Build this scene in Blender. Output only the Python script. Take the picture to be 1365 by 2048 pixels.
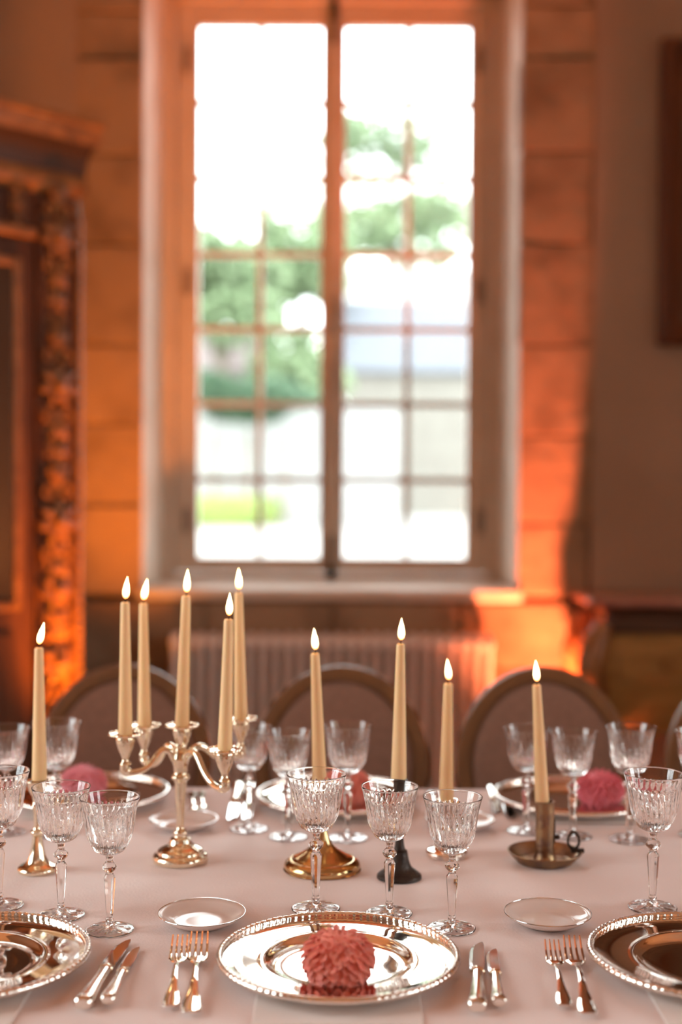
import bpy, math, random
import numpy as np
from mathutils import Vector, Matrix, noise
random.seed(7)
for o in list(bpy.data.objects): bpy.data.objects.remove(o)
SC = bpy.context.scene
COL = SC.collection
PI = math.pi
R = math.radians

# ------------------------------------------------------------------ camera
CAM_Z, FPX, PITCH, ROLL = 1.365, 2600.0, R(1.3), R(0.33)
FW = Vector((0, math.cos(PITCH), -math.sin(PITCH)))
U0 = Vector((0, math.sin(PITCH), math.cos(PITCH)))
RT = Vector((1, 0, 0)) * math.cos(ROLL) + U0 * math.sin(ROLL)
UP = U0 * math.cos(ROLL) - Vector((1, 0, 0)) * math.sin(ROLL)
CAMP = Vector((0, 0, CAM_Z))
cd = bpy.data.cameras.new('camera'); cam = bpy.data.objects.new('camera', cd); COL.objects.link(cam)
cam.matrix_world = Matrix(((RT.x, UP.x, -FW.x, 0), (RT.y, UP.y, -FW.y, 0), (RT.z, UP.z, -FW.z, CAM_Z), (0, 0, 0, 1)))
cd.sensor_fit = 'VERTICAL'; cd.sensor_height = 36.0; cd.sensor_width = 24.0
cd.lens = FPX / 2048 * 36.0
cd.clip_start = 0.05; cd.clip_end = 500
cd.dof.use_dof = True; cd.dof.focus_distance = 1.80; cd.dof.aperture_fstop = 1.60
SC.camera = cam

# ------------------------------------------------------------------ sky, exposure
W = bpy.data.worlds.new('overcast_sky'); SC.world = W; W.use_nodes = True
bg = W.node_tree.nodes['Background']
bg.inputs['Color'].default_value = (0.94, 0.98, 1.0, 1); bg.inputs['Strength'].default_value = 8.5
vs = SC.view_settings
vs.view_transform = 'Standard'; vs.look = 'None'; vs.gamma = 1.0; vs.exposure = 0.30; vs.use_curve_mapping = False
cy = SC.cycles
cy.use_denoising = True
cy.max_bounces = 20; cy.diffuse_bounces = 5; cy.glossy_bounces = 6; cy.transmission_bounces = 18; cy.transparent_max_bounces = 24
cy.caustics_refractive = True; cy.caustics_reflective = True; cy.blur_glossy = 0.6
cy.sample_clamp_indirect = 6.0; cy.sample_clamp_direct = 0.0

def lamp(name, kind, loc, aim, energy, color, **kw):
    l = bpy.data.lights.new(name, kind); l.energy = energy; l.color = color
    for k, v in kw.items():
        if k == 'portal': l.cycles.is_portal = v
        else: setattr(l, k, v)
    o = bpy.data.objects.new(name, l); COL.objects.link(o); o.location = loc
    o.rotation_euler = (Vector(aim) - Vector(loc)).to_track_quat('-Z', 'Y').to_euler()
    return o

AMBER, REDDISH, WARM = (1.0, 0.25, 0.018), (1.0, 0.19, 0.07), (1.0, 0.37, 0.125)
# coloured party up-lights on the floor, then unseen warm spots added as fill
lamp('uplight_amber', 'SPOT', (-0.72, 4.40, 0.12), (-0.97, 5.1, 2.6), 270, AMBER, spot_size=R(70), spot_blend=1.0, shadow_soft_size=0.06)
lamp('uplight_orange', 'SPOT', (0.855, 4.82, 0.10), (0.86, 5.14, 2.1), 480, REDDISH, spot_size=R(80), spot_blend=1.0, shadow_soft_size=0.05)
for n, loc, aim, e, c in (('warm_fill_side', (-2.0, 2.9, .1), (-2.3, 2.9, 2.5), 420, WARM), ('warm_fill_far', (4.1, 2.9, .1), (4.4, 2.9, 2.5), 420, WARM),
                          ('warm_fill_rear', (-1.2, -3.1, .1), (-1.2, -3.4, 2.5), 420, WARM), ('warm_fill_back', (1.8, -3.1, .1), (1.8, -3.4, 2.5), 420, WARM)):
    lamp(n, 'SPOT', loc, aim, e, c, spot_size=R(110), spot_blend=1.0, shadow_soft_size=0.06)  # added fill lamps, bounced off the walls out of view
# daylight portals in the window openings
FILL_WINDOWS = ((-2.5, -0.9), (0.7, 2.3))  # unseen windows in both side walls, added for fill daylight
def portal(loc, aim, sx, sy):
    lamp('daylight_portal', 'AREA', loc, aim, 1, (1, 1, 1), shape='RECTANGLE', size=sx, size_y=sy, portal=True)
portal((0, 6.02, 2.2), (0, 0, 2.2), 1.5, 2.6)
for a, b in FILL_WINDOWS:
    portal((-2.55, (a+b)/2, 2.2), (0, (a+b)/2, 2.2), b-a, 2.6)
    portal((4.65, (a+b)/2, 2.2), (0, (a+b)/2, 2.2), b-a, 2.6)

# ------------------------------------------------------------------ pixel helpers (photo pixel -> point in the room)
def ray(px, py):
    u, v = (px - 682.5) / FPX, (1024 - py) / FPX
    return FW + RT * u + UP * v
TZ = 0.75
def T(px, py, z=TZ):
    d = ray(px, py); t = (z - CAM_Z) / d.z
    return CAMP + d * t
def at_y(px, py, y):
    d = ray(px, py)
    return CAMP + d * (y / d.y)

# ------------------------------------------------------------------ materials
def mat(name, col, rough=0.5, metal=0.0, **kw):
    m = bpy.data.materials.new(name); m.use_nodes = True
    b = m.node_tree.nodes['Principled BSDF']
    b.inputs['Base Color'].default_value = (*col, 1); b.inputs['Roughness'].default_value = rough; b.inputs['Metallic'].default_value = metal
    for k, v in kw.items():
        b.inputs[k.replace('_', ' ')].default_value = v
    return m
def vary(m, c2, scale=8, detail=6, lo=.35, hi=.65, bump=0.0, stretch=(1, 1, 1), rand=0.0, bscale=None, coords='Object'):
    """noise colour variation between the base colour and c2, an optional bump and a per-object tint"""
    nt = m.node_tree; N = nt.nodes; L = nt.links; b = N['Principled BSDF']
    tc = N.new('ShaderNodeTexCoord'); mp = N.new('ShaderNodeMapping'); mp.inputs['Scale'].default_value = stretch
    L.new(tc.outputs[coords], mp.inputs['Vector'])
    if rand:
        oj = N.new('ShaderNodeObjectInfo'); ml = N.new('ShaderNodeMath'); ml.operation = 'MULTIPLY'; ml.inputs[1].default_value = 60
        L.new(oj.outputs['Random'], ml.inputs[0]); L.new(ml.outputs[0], mp.inputs['Location'])
    nz = N.new('ShaderNodeTexNoise'); nz.inputs['Scale'].default_value = scale; nz.inputs['Detail'].default_value = detail
    L.new(mp.outputs[0], nz.inputs['Vector'])
    cr = N.new('ShaderNodeValToRGB'); e = cr.color_ramp.elements
    e[0].position = lo; e[1].position = hi; e[0].color = b.inputs['Base Color'].default_value[:]; e[1].color = (*c2, 1)
    L.new(nz.outputs['Fac'], cr.inputs[0]); out = cr.outputs[0]
    if rand:
        oi = N.new('ShaderNodeObjectInfo'); hs = N.new('ShaderNodeHueSaturation')
        mr = N.new('ShaderNodeMapRange'); mr.inputs['To Min'].default_value = 1 - rand; mr.inputs['To Max'].default_value = 1 + rand
        L.new(oi.outputs['Random'], mr.inputs[0]); L.new(mr.outputs[0], hs.inputs['Value']); L.new(out, hs.inputs['Color']); out = hs.outputs[0]
    L.new(out, b.inputs['Base Color'])
    if bump:
        n2 = N.new('ShaderNodeTexNoise'); n2.inputs['Scale'].default_value = bscale or scale * 4; n2.inputs['Detail'].default_value = 5
        L.new(mp.outputs[0], n2.inputs['Vector'])
        bp = N.new('ShaderNodeBump'); bp.inputs['Strength'].default_value = bump; bp.inputs['Distance'].default_value = 0.01
        L.new(n2.outputs['Fac'], bp.inputs['Height']); L.new(bp.outputs[0], b.inputs['Normal'])
    return m
def glass_mat(name, ior, tint=(1, 1, 1)):
    m = bpy.data.materials.new(name); m.use_nodes = True; nt = m.node_tree
    nt.nodes.remove(nt.nodes['Principled BSDF'])
    g = nt.nodes.new('ShaderNodeBsdfGlass'); g.inputs['IOR'].default_value = ior; g.inputs['Roughness'].default_value = 0.0
    g.inputs['Color'].default_value = (*tint, 1)
    nt.links.new(g.outputs[0], nt.nodes['Material Output'].inputs[0])
    return m
def pane_mat():
    m = bpy.data.materials.new('window_glass'); m.use_nodes = True; nt = m.node_tree
    nt.nodes.remove(nt.nodes['Principled BSDF'])
    t = nt.nodes.new('ShaderNodeBsdfTransparent'); t.inputs[0].default_value = (.95, .97, .96, 1)
    g = nt.nodes.new('ShaderNodeBsdfGlossy'); g.inputs['Roughness'].default_value = 0.02
    f = nt.nodes.new('ShaderNodeFresnel'); f.inputs[0].default_value = 1.45
    x = nt.nodes.new('ShaderNodeMixShader')
    nt.links.new(f.outputs[0], x.inputs[0]); nt.links.new(t.outputs[0], x.inputs[1]); nt.links.new(g.outputs[0], x.inputs[2])
    nt.links.new(x.outputs[0], nt.nodes['Material Output'].inputs[0])
    return m
def flame_mat():
    m = bpy.data.materials.new('candle_flame'); m.use_nodes = True; nt = m.node_tree
    nt.nodes.remove(nt.nodes['Principled BSDF'])
    tc = nt.nodes.new('ShaderNodeTexCoord'); sp = nt.nodes.new('ShaderNodeSeparateXYZ'); cr = nt.nodes.new('ShaderNodeValToRGB')
    e = cr.color_ramp.elements; e[0].position = 0.02; e[0].color = (.55, .16, .03, 1); e[1].position = .45; e[1].color = (1, .74, .36, 1)
    mu = nt.nodes.new('ShaderNodeEmission'); mu.inputs['Strength'].default_value = 11
    nt.links.new(tc.outputs['Generated'], sp.inputs[0]); nt.links.new(sp.outputs['Z'], cr.inputs[0]); nt.links.new(cr.outputs[0], mu.inputs[0])
    nt.links.new(mu.outputs[0], nt.nodes['Material Output'].inputs[0])
    return m

M = {}
M['crystal'] = glass_mat('cut_crystal', 1.52)
M['pane'] = pane_mat()
M['daylit_stone'] = vary(mat('daylit_stone', (.80, .75, .66), .8), (.70, .64, .54), 5, 6, bump=.2, bscale=20)  # paler than the wall stone: daylight on reveal and sill put into the colour
M['flame'] = flame_mat()
M['cloth'] = vary(mat('white_linen', (.82, .70, .67), .85, Sheen_Weight=.2), (.77, .65, .62), 5, 3, bump=.12, bscale=260)
M['napkin'] = vary(mat('cream_napkin', (.80, .72, .68), .85, Sheen_Weight=.2), (.75, .68, .64), 9, 3, bump=.15, bscale=300)
M['silver'] = vary(mat('polished_silver', (.92, .87, .80), .05, 1.0), (.88, .82, .75), 30, 4)
M['rimsilver'] = mat('beaded_silver', (.93, .88, .82), .14, 1.0)
M['steel'] = mat('knife_steel', (.62, .60, .60), .12, 1.0)
M['warmsilver'] = vary(mat('warm_tinted_silver', (.92, .83, .67), .09, 1.0), (.88, .77, .58), 40, 4)  # silver tinted gold, warm reflections put into the base colour
M['brass'] = vary(mat('antique_brass', (.72, .50, .25), .14, 1.0), (.55, .36, .17), 25, 5)
M['iron'] = vary(mat('dark_iron', (.030, .022, .019), .42, .6), (.055, .04, .032), 60, 5, bump=.3, bscale=150)
M['copper'] = vary(mat('tarnished_copper', (.22, .14, .105), .38, 1.0), (.42, .27, .14), 40, 6, bump=.15, bscale=120)
M['wax'] = mat('ivory_wax', (.87, .62, .33), .45, Subsurface_Weight=.35, Subsurface_Scale=.01)
M['wax'].node_tree.nodes['Principled BSDF'].inputs['Subsurface Radius'].default_value = (1, .5, .25)
M['wick'] = mat('charred_wick', (.03, .025, .02), .9)
M['porcelain'] = mat('glazed_porcelain', (.78, .69, .65), .10, Specular_IOR_Level=.28)
M['petal'] = vary(mat('coral_petal', (.74, .20, .16), .6, Subsurface_Weight=.15, Subsurface_Scale=.004), (.82, .29, .22), 30, 3, rand=.12)
M['petal_pink'] = vary(mat('pink_petal', (.80, .28, .34), .6), (.86, .36, .42), 30, 3)
M['petal_rose'] = vary(mat('rose_petal', (.74, .15, .20), .6), (.80, .22, .27), 30, 3)
M['stone'] = vary(mat('limestone', (.36, .255, .165), .9), (.20, .135, .085), 4, 8, .46, .70, bump=.8, bscale=14, rand=.10, coords='Object')
M['mortar'] = vary(mat('lime_mortar', (.30, .23, .165), .95), (.23, .17, .12), 12, 5, bump=.6)
M['plaster'] = vary(mat('beige_plaster', (.38, .285, .21), .9), (.335, .25, .185), 2, 6, bump=.1, bscale=30)
M['ceiling'] = vary(mat('ceiling_plaster', (.62, .55, .47), .9), (.58, .51, .43), 2, 5)
M['floor'] = vary(mat('oak_floor', (.30, .18, .10), .4), (.22, .13, .07), 5, 6, stretch=(1, 10, 1), rand=.15)
M['winpaint'] = vary(mat('window_paint', (.62, .53, .43), .45), (.56, .47, .37), 6, 5, bump=.05)
M['hinge'] = mat('painted_hinge', (.30, .24, .19), .5)
M['ironblack'] = mat('black_iron', (.02, .017, .015), .5, .5)
M['radiator'] = vary(mat('radiator_enamel', (.90, .85, .80), .3), (.86, .81, .76), 10, 4)
M['wood'] = vary(mat('walnut_wood', (.14, .055, .022), .5, Specular_IOR_Level=.25), (.075, .03, .014), 6, 6, stretch=(3, 3, .6), bump=.15)
M['carved'] = vary(mat('carved_oak', (.36, .17, .06), .28), (.20, .09, .034), 14, 6, bump=.2)
M['chairwood'] = vary(mat('chair_beech', (.19, .080, .028), .5, Specular_IOR_Level=.3), (.14, .06, .024), 8, 6, stretch=(3, 3, .7))
M['upholstery'] = vary(mat('taupe_upholstery', (.25, .135, .095), .95, Specular_IOR_Level=.1), (.22, .12, .085), 60, 4, bump=.2, bscale=400)
M['marble'] = vary(mat('red_marble', (.30, .13, .10), .15), (.45, .24, .18), 8, 8)
M['darkwood'] = vary(mat('dark_wood', (.07, .035, .02), .35), (.05, .024, .014), 8, 6, stretch=(.6, 3, 3))
M['goldwood'] = vary(mat('golden_veneer', (.36, .20, .06), .35), (.26, .14, .04), 7, 6, stretch=(.6, 3, 3))
M['canvas'] = vary(mat('dark_canvas', (.10, .06, .035), .6), (.20, .12, .07), 3, 6)
M['mirror'] = mat('cabinet_glass', (.05, .04, .035), .08, Coat_Weight=.5)
M['gravel'] = vary(mat('pale_gravel', (.26, .255, .245), .95), (.215, .21, .20), 1.2, 8)
M['lawn'] = vary(mat('lawn_grass', (.13, .20, .045), .9), (.17, .24, .06), 1.5, 6)
M['hedge'] = vary(mat('hedge_leaf', (.038, .088, .046), .7), (.06, .115, .058), 6, 4)
M['leaf'] = vary(mat('tree_leaf', (.12, .185, .085), .7), (.17, .23, .12), 1.2, 4, rand=.1)  # green lightened and greyed, veiling haze put into the leaf colour
M['bark'] = vary(mat('tree_bark', (.11, .09, .07), .9), (.16, .13, .10), 8, 5)
M['slate'] = vary(mat('slate_roof', (.070, .078, .095), .5), (.085, .094, .112), 3, 5)
M['render'] = vary(mat('pale_render', (.19, .178, .155), .9), (.165, .153, .133), 1.5, 6)
M['white'] = vary(mat('white_render', (.30, .30, .295), .8), (.27, .27, .265), 1.5, 6)
M['clay'] = vary(mat('clay_roof', (.115, .086, .08), .8), (.09, .07, .067), 4, 5)

# ------------------------------------------------------------------ mesh builder
class MB:
    def __init__(s): s.v = []; s.f = []
    def box(s, x0, x1, y0, y1, z0, z1):
        b = len(s.v)
        s.v += [(x, y, z) for z in (z0, z1) for x, y in ((x0, y0), (x1, y0), (x1, y1), (x0, y1))]
        s.f += [(b, b+3, b+2, b+1), (b+4, b+5, b+6, b+7)] + [(b+i, b+(i+1) % 4, b+4+(i+1) % 4, b+4+i) for i in range(4)]
        return s
    def prism(s, poly, z0, z1):
        """vertical prism over a counter-clockwise plan polygon"""
        b = len(s.v); n = len(poly)
        s.v += [(x, y, z0) for x, y in poly] + [(x, y, z1) for x, y in poly]
        s.f += [tuple(b+i for i in reversed(range(n))), tuple(b+n+i for i in range(n))]
        s.f += [(b+i, b+(i+1) % n, b+n+(i+1) % n, b+n+i) for i in range(n)]
        return s
    def loops(s, rings, cap0=True, cap1=True):
        b = len(s.v); n = len(rings[0])
        for r in rings: s.v += [tuple(p) for p in r]
        for k in range(len(rings) - 1):
            for i in range(n):
                j = (i+1) % n
                s.f.append((b+k*n+i, b+k*n+j, b+(k+1)*n+j, b+(k+1)*n+i))
        if cap0: s.f.append(tuple(b+i for i in reversed(range(n))))
        if cap1: s.f.append(tuple(b+(len(rings)-1)*n+i for i in range(n)))
        return s
    def lathe(s, prof, seg=48, rfun=None, c=(0, 0, 0), cap0=True, cap1=True):
        rings = []
        for k, (r, z) in enumerate(prof):
            ring = []
            for i in range(seg):
                a = 2*PI*i/seg; rr = rfun(k, r, z, a) if rfun else r
                ring.append((c[0]+rr*math.cos(a), c[1]+rr*math.sin(a), c[2]+z))
            rings.append(ring)
        return s.loops(rings, cap0, cap1)
    def tube(s, pts, rad, seg=10, cap=True):
        pts = [Vector(p) for p in pts]; n = len(pts); rings = []
        rad = rad if isinstance(rad, (list, tuple)) else [rad]*n
        ref = None
        for i, p in enumerate(pts):
            t = (pts[min(i+1, n-1)] - pts[max(i-1, 0)]).normalized()
            if ref is None:
                ref = t.orthogonal().normalized()
            ref = (ref - t*ref.dot(t)).normalized(); bn = t.cross(ref)
            rings.append([p + (ref*math.cos(2*PI*k/seg) + bn*math.sin(2*PI*k/seg))*rad[i] for k in range(seg)])
        return s.loops(rings, cap, cap)
    def ell(s, c, rx, ry, rz, seg=12, rows=8, m=None):
        rings = []
        for k in range(rows+1):
            a = -PI/2 + PI*k/rows; cr = max(math.cos(a), .03)
            ring = [Vector((rx*cr*math.cos(2*PI*i/seg), ry*cr*math.sin(2*PI*i/seg), rz*math.sin(a))) for i in range(seg)]
            rings.append([(m @ p if m else p) + Vector(c) for p in ring])
        return s.loops(rings)
    def torus(s, c, R0, r, m=None, seg=28, ts=10, mod=None):
        b = len(s.v)
        for i in range(seg):
            a = 2*PI*i/seg
            for k in range(ts):
                q = 2*PI*k/ts; rr = r*(mod(a) if mod else 1)
                p = Vector(((R0+rr*math.cos(q))*math.cos(a), (R0+rr*math.cos(q))*math.sin(a), rr*math.sin(q)))
                s.v.append(tuple((m @ p if m else p) + Vector(c)))
        for i in range(seg):
            for k in range(ts):
                j, l = (i+1) % seg, (k+1) % ts
                s.f.append((b+i*ts+k, b+j*ts+k, b+j*ts+l, b+i*ts+l))
        return s
    def mesh(s, name, smooth=True, sharp=40):
        me = bpy.data.meshes.new(name); me.from_pydata([tuple(v) for v in s.v], [], s.f)
        if smooth:
            me.polygons.foreach_set('use_smooth', [True]*len(me.polygons)); me.set_sharp_from_angle(angle=R(sharp))
        me.update(); return me
def obj(name, mb, m, parent=None, smooth=True, sharp=40, bevel=0, loc=None):
    me = mb if isinstance(mb, bpy.types.Mesh) else mb.mesh(name, smooth, sharp)
    if not me.materials: me.materials.append(m)
    o = bpy.data.objects.new(name, me); COL.objects.link(o)
    if parent: o.parent = parent
    if loc is not None: o.location = loc
    if bevel:
        b = o.modifiers.new('bevel', 'BEVEL'); b.width = bevel; b.segments = 2; b.limit_method = 'ANGLE'; b.angle_limit = R(40)
    return o
def tag(o, label=None, cat=None, group=None, kind=None):
    for k, v in (('label', label), ('category', cat), ('group', group), ('kind', kind)):
        if v: o[k] = v
    return o
def thing(name, loc, label, cat, group=None, rz=0):
    e = bpy.data.objects.new(name, None); COL.objects.link(e); e.location = loc; e.rotation_euler = (0, 0, rz); e.empty_display_size = .05
    return tag(e, label, cat, group)
def copy_tree(o, loc, label, group=None, rz=None):
    r = o.copy(); COL.objects.link(r); r.location = loc; r['label'] = label
    if group: r['group'] = group
    if rz is not None: r.rotation_euler = (0, 0, rz)
    for ch in list(o.children):
        c = ch.copy(); COL.objects.link(c); c.parent = r
        for g in list(ch.children):
            d = g.copy(); COL.objects.link(d); d.parent = c
    return r
def spline(pts, n):
    """Catmull-Rom through pts (any dimension), n samples per span"""
    P = [np.array(p, float) for p in pts]; P = [2*P[0]-P[1]] + P + [2*P[-1]-P[-2]]; out = []
    for i in range(1, len(P)-2):
        for k in range(n):
            t = k/n; a, b, c, d = P[i-1:i+3]
            out.append(.5*((2*b)+(c-a)*t+(2*a-5*b+4*c-d)*t*t+(3*b-a-3*c+d)*t**3))
    out.append(P[-2]); return out
def sm(a, b, x):
    t = min(1, max(0, (x-a)/(b-a))); return t*t*(3-2*t)

# ------------------------------------------------------------------ room shell
X0, X1, Y0, YB, H = -2.4, 4.5, -3.5, 5.20, 4.3
YW = 5.66                                    # plane of the casements' inner face
def wx(px): return at_y(px, 580, YW).x
def wz(py): return at_y(664, py, YW).z
oL, oR = at_y(285, 700, YB).x, at_y(1041, 700, YB).x          # opening edges at the wall face
sL, sR = at_y(329, 700, 5.70).x, at_y(1000, 700, 5.70).x      # inner end of the splayed reveal
qL, qR = at_y(155, 700, YB).x, at_y(1184, 700, YB).x          # outer edge of the dressed stones
zS, zH = at_y(664, 1178, YB).z, 3.46

fl = tag(obj('floor', MB().box(X0-.3, X1+.3, Y0-.3, 6.05, -.12, -.02), M['mortar']), kind='structure')
for i in range(46):
    x = X0 + .15*i
    obj('plank', MB().box(x+.0015, x+.1485, Y0, YB, -.02, 0), M['floor'], fl)
tag(obj('ceiling', MB().box(X0-.3, X1+.3, Y0-.3, 6.05, H, H+.1), M['ceiling']), kind='structure')
wb = tag(obj('wall_back', MB().box(X0-.3, qL, 5.205, 6.05, -.02, H).box(qR, X1+.3, 5.205, 6.05, -.02, H).box(qL, qR, 5.30, 6.05, -.02, zS-.04).box(qL, qR, 5.30, 6.05, zH+.02, H), M['plaster']), kind='structure')
obj('plaster', MB().box(X0, qL-.004, 5.186, 5.205, 0, H).box(qR+.004, X1, 5.186, 5.205, 0, H), M['plaster'], wb)
obj('mortar', MB().prism([(qL, 5.22), (oL-.012, 5.22), (sL-.012, 5.70), (sL-.006, 6.05), (qL, 6.05)][::1], zS-.03, zH+.02)
    .prism([(oR+.012, 5.22), (qR, 5.22), (qR, 6.05), (sR+.006, 6.05), (sR+.012, 5.70)], zS-.03, zH+.02)
    .box(qL, qR, 5.215, 5.30, 0, zS-.06).box(qL, qR, 5.215, 5.30, zH+.01, H), M['mortar'], wb)
def stone(poly, z0, z1):
    """one dressed block with a slightly uneven face"""
    dy = random.uniform(-.006, .006); j = lambda: random.uniform(-.004, .004)
    p = [(x+j(), y+dy+j()) for x, y in poly]
    cx = sum(q[0] for q in p)/len(p); cyy = sum(q[1] for q in p)/len(p); zc = (z0+z1)/2
    mb = MB().prism([(x-cx, y-cyy) for x, y in p], z0-zc, z1-zc)
    return obj('stone', mb, M['stone'], wb, bevel=.007, loc=(cx, cyy, zc), smooth=False)
g = .0035
for side, ys in ((0, (-110, 25, 117, 310, 490, 690, 848, 1010, 1178)), (1, (-110, 10, 116, 304, 487, 690, 872, 1048, 1178))):
    zz = [at_y(225 if side == 0 else 1110, y, YB).z for y in ys]; zz[0] = zH+.02; zz[-1] = zS-.03
    for k in range(len(zz)-1):
        a, b = zz[k+1]+g, zz[k]-g
        qq = random.uniform(-.02, .03)
        if side == 0: stone([(qL-.02-qq*.2, YB), (oL, YB), (sL, 5.70), (sL, 5.84), (qL-.02-qq*.2, 5.84)], a, b)
        else: stone([(oR, YB), (qR+.01+qq, YB), (qR+.01+qq, 5.84), (sR, 5.84), (sR, 5.70)], a, b)
zr = [0.02, .34, .62, zS-.05]
for k in range(3):
    n = 5 if k % 2 else 4
    for i in range(n):
        a, b = qL+(qR-qL)*i/n, qL+(qR-qL)*(i+1)/n
        stone([(a+g, YB), (b-g, YB), (b-g, 5.30), (a+g, 5.30)], zr[k]+g, zr[k+1]-g)
for i in range(4):
    a, b = qL+(qR-qL)*i/4, qL+(qR-qL)*(i+1)/4
    stone([(a+g, YB), (b-g, YB), (b-g, 5.30), (a+g, 5.30)], zH+.03, H-.02)
tag(obj('trim_sill', MB().prism([(oL-.02, 5.183), (oR+.02, 5.183), (oR-.004, YB), (sR-.01, 5.70), (sL+.01, 5.70), (oL+.004, YB)], zS-.045, zS), M['daylit_stone'], bevel=.008), kind='structure')  # sill colour lightened to stand in for daylight on the ledge
wn = 2
lin = lambda a, b, m0, m1: MB().prism([a, b, m1, m0], zS, zH)
obj('daylit_reveal', lin((oL-.002, 5.204), (oL+.003, 5.204), (sL-.002, 5.70), (sL+.006, 5.70)), M['daylit_stone'], wb)  # thin added skin, its pale colour stands in for daylight on the reveal
obj('daylit_reveal', lin((oR-.003, 5.204), (oR+.002, 5.204), (sR-.006, 5.70), (sR+.002, 5.70)), M['daylit_stone'], wb)
def side_wall(name, x, sx):
    global wn
    a, b = (x-.3, x) if sx < 0 else (x, x+.3)
    m = MB(); y = Y0
    for wy0, wy1 in FILL_WINDOWS:
        m.box(a, b, y, wy0, 0, H).box(a, b, wy0, wy1, 0, .85).box(a, b, wy0, wy1, 3.55, H); y = wy1
    m.box(a, b, y, YB, 0, H)
    wl = tag(obj(name, m, M['plaster']), kind='structure')
    for wy0, wy1 in FILL_WINDOWS:
        wd = wy1-wy0; c = (a+b)/2
        f = MB().box(a+.1, b-.1, wy0, wy0+.06, .85, 3.55).box(a+.1, b-.1, wy1-.06, wy1, .85, 3.55).box(a+.1, b-.1, wy0+.06, wy1-.06, .85, .93).box(a+.1, b-.1, wy0+.06, wy1-.06, 3.47, 3.55)
        f.box(c-.03, c+.03, (wy0+wy1)/2-.05, (wy0+wy1)/2+.05, .93, 3.47)
        w = tag(obj('window_%d' % wn, f, M['winpaint']), kind='structure'); wn += 1  # added window out of view, lets in fill daylight
        for k in range(1, 7): obj('muntin', MB().box(c-.015, c+.015, wy0+.06, wy1-.06, .93+2.54*k/7-.014, .93+2.54*k/7+.014), M['winpaint'], w)
        for q in (.25, .75): obj('muntin', MB().box(c-.015, c+.015, wy0+wd*q-.014, wy0+wd*q+.014, .93, 3.47), M['winpaint'], w)
        obj('pane', MB().box(c-.002, c+.002, wy0+.06, wy1-.06, .93, 3.47), M['pane'], w)
side_wall('wall_left', X0, -1); side_wall('wall_right', X1, 1)
tag(obj('wall_front', MB().box(X0-.3, X1+.3, Y0-.3, Y0, 0, H), M['plaster']), kind='structure')
for n, bx in (('baseboard_left', (X0, X0+.02, Y0, YB)), ('baseboard_right', (X1-.02, X1, Y0, YB)), ('baseboard_front', (X0, X1, Y0, Y0+.02))):
    tag(obj(n, MB().box(*bx, 0, .16), M['wood']), kind='structure')

# ------------------------------------------------------------------ the casement window
xs = [wx(p) for p in (399, 520.5, 640, 692, 816, 935)]
zs = [wz(p) for p in (1114, 960, 808, 658, 508, 356, 205, 53)]
fx0, fx1, fz0, fz1 = sL+.004, sR-.004, zS, 3.455
win = tag(obj('window_1', MB().box(fx0, wx(352), 5.63, 5.78, fz0, fz1).box(wx(978), fx1, 5.63, 5.78, fz0, fz1).box(wx(352), wx(978), 5.63, 5.78, fz0, fz0+.03).box(wx(352), wx(978), 5.63, 5.78, wz(8), fz1), M['winpaint'], bevel=.006), kind='structure')
def sash(x0, x1, xa, xm, xb):
    z0, z1 = fz0+.034, wz(10); y0, y1 = YW, YW+.055
    fr = obj('sash', MB().box(x0, xa-.004, y0, y1, z0, z1).box(xb+.004, x1, y0, y1, z0, z1).box(xa-.004, xb+.004, y0, y1, z0, zs[0]-.004).box(xa-.004, xb+.004, y0, y1, zs[-1]+.004, z1), M['winpaint'], win, bevel=.006)
    w = .013
    obj('muntin', MB().box(xm-w, xm+w, y0+.008, y1-.008, zs[0], zs[-1]), M['winpaint'], fr, bevel=.004)
    for z in zs[1:-1]:
        obj('muntin', MB().box(xa-.004, xm-w, y0+.01, y1-.01, z-w, z+w).box(xm+w, xb+.004, y0+.01, y1-.01, z-w, z+w), M['winpaint'], fr, bevel=.004)
    for a, b in ((xa, xm-w), (xm+w, xb)):
        for k in range(7):
            z0p = zs[k]+(w if k else 0); z1p = zs[k+1]-(w if k < 6 else 0)
            ry = random.uniform(-.004, .004)
            obj('pane', MB().box(a+.001, b-.001, y0+.026+ry*.3, y0+.029+ry*.3, z0p+.001, z1p-.001), M['pane'], fr, smooth=False)
    return fr
cx = wx(666)
s1 = sash(wx(353), cx-.002, xs[0], xs[1], xs[2]); s2 = sash(cx+.002, wx(977), xs[3], xs[4], xs[5])
obj('meeting_bead', MB().box(cx-.024, cx+.024, YW-.022, YW-.001, fz0+.05, wz(14)), M['winpaint'], win, bevel=.008)
for px, pys in ((375, (120, 565, 1040)), (960, (122, 582, 1042))):
    for py in pys:
        c = at_y(px, py, YW)
        obj('hinge', MB().lathe([(.001, -.062), (.007, -.06), (.007, .06), (.001, .062)], 12, c=(c.x, YW-.008, c.z)).box(c.x-.02, c.x+.02, YW-.004, YW-.001, c.z-.05, c.z+.05), M['hinge'], win)
def bolt(py0, py1, w=.010):
    a, b = wz(py1), wz(py0)
    return MB().box(cx-w, cx+w, YW-.034, YW-.022, a, b)
obj('espagnolette_bolt', bolt(-10, 92).box(cx-.018, cx+.018, YW-.042, YW-.022, wz(45), wz(8)), M['ironblack'], win, bevel=.004)
obj('espagnolette_bolt', bolt(1068, 1160).box(cx-.022, cx+.022, YW-.042, YW-.022, wz(1158), wz(1130)), M['ironblack'], win, bevel=.004)
obj('espagnolette_handle', bolt(600, 640, .012).lathe([(.002, -.03), (.016, -.02), (.018, .0), (.014, .02), (.002, .03)], 14, c=(cx, YW-.05, wz(660))).box(cx-.006, cx+.006, YW-.058, YW-.030, wz(800), wz(720)), M['hinge'], win, bevel=.003)
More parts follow.
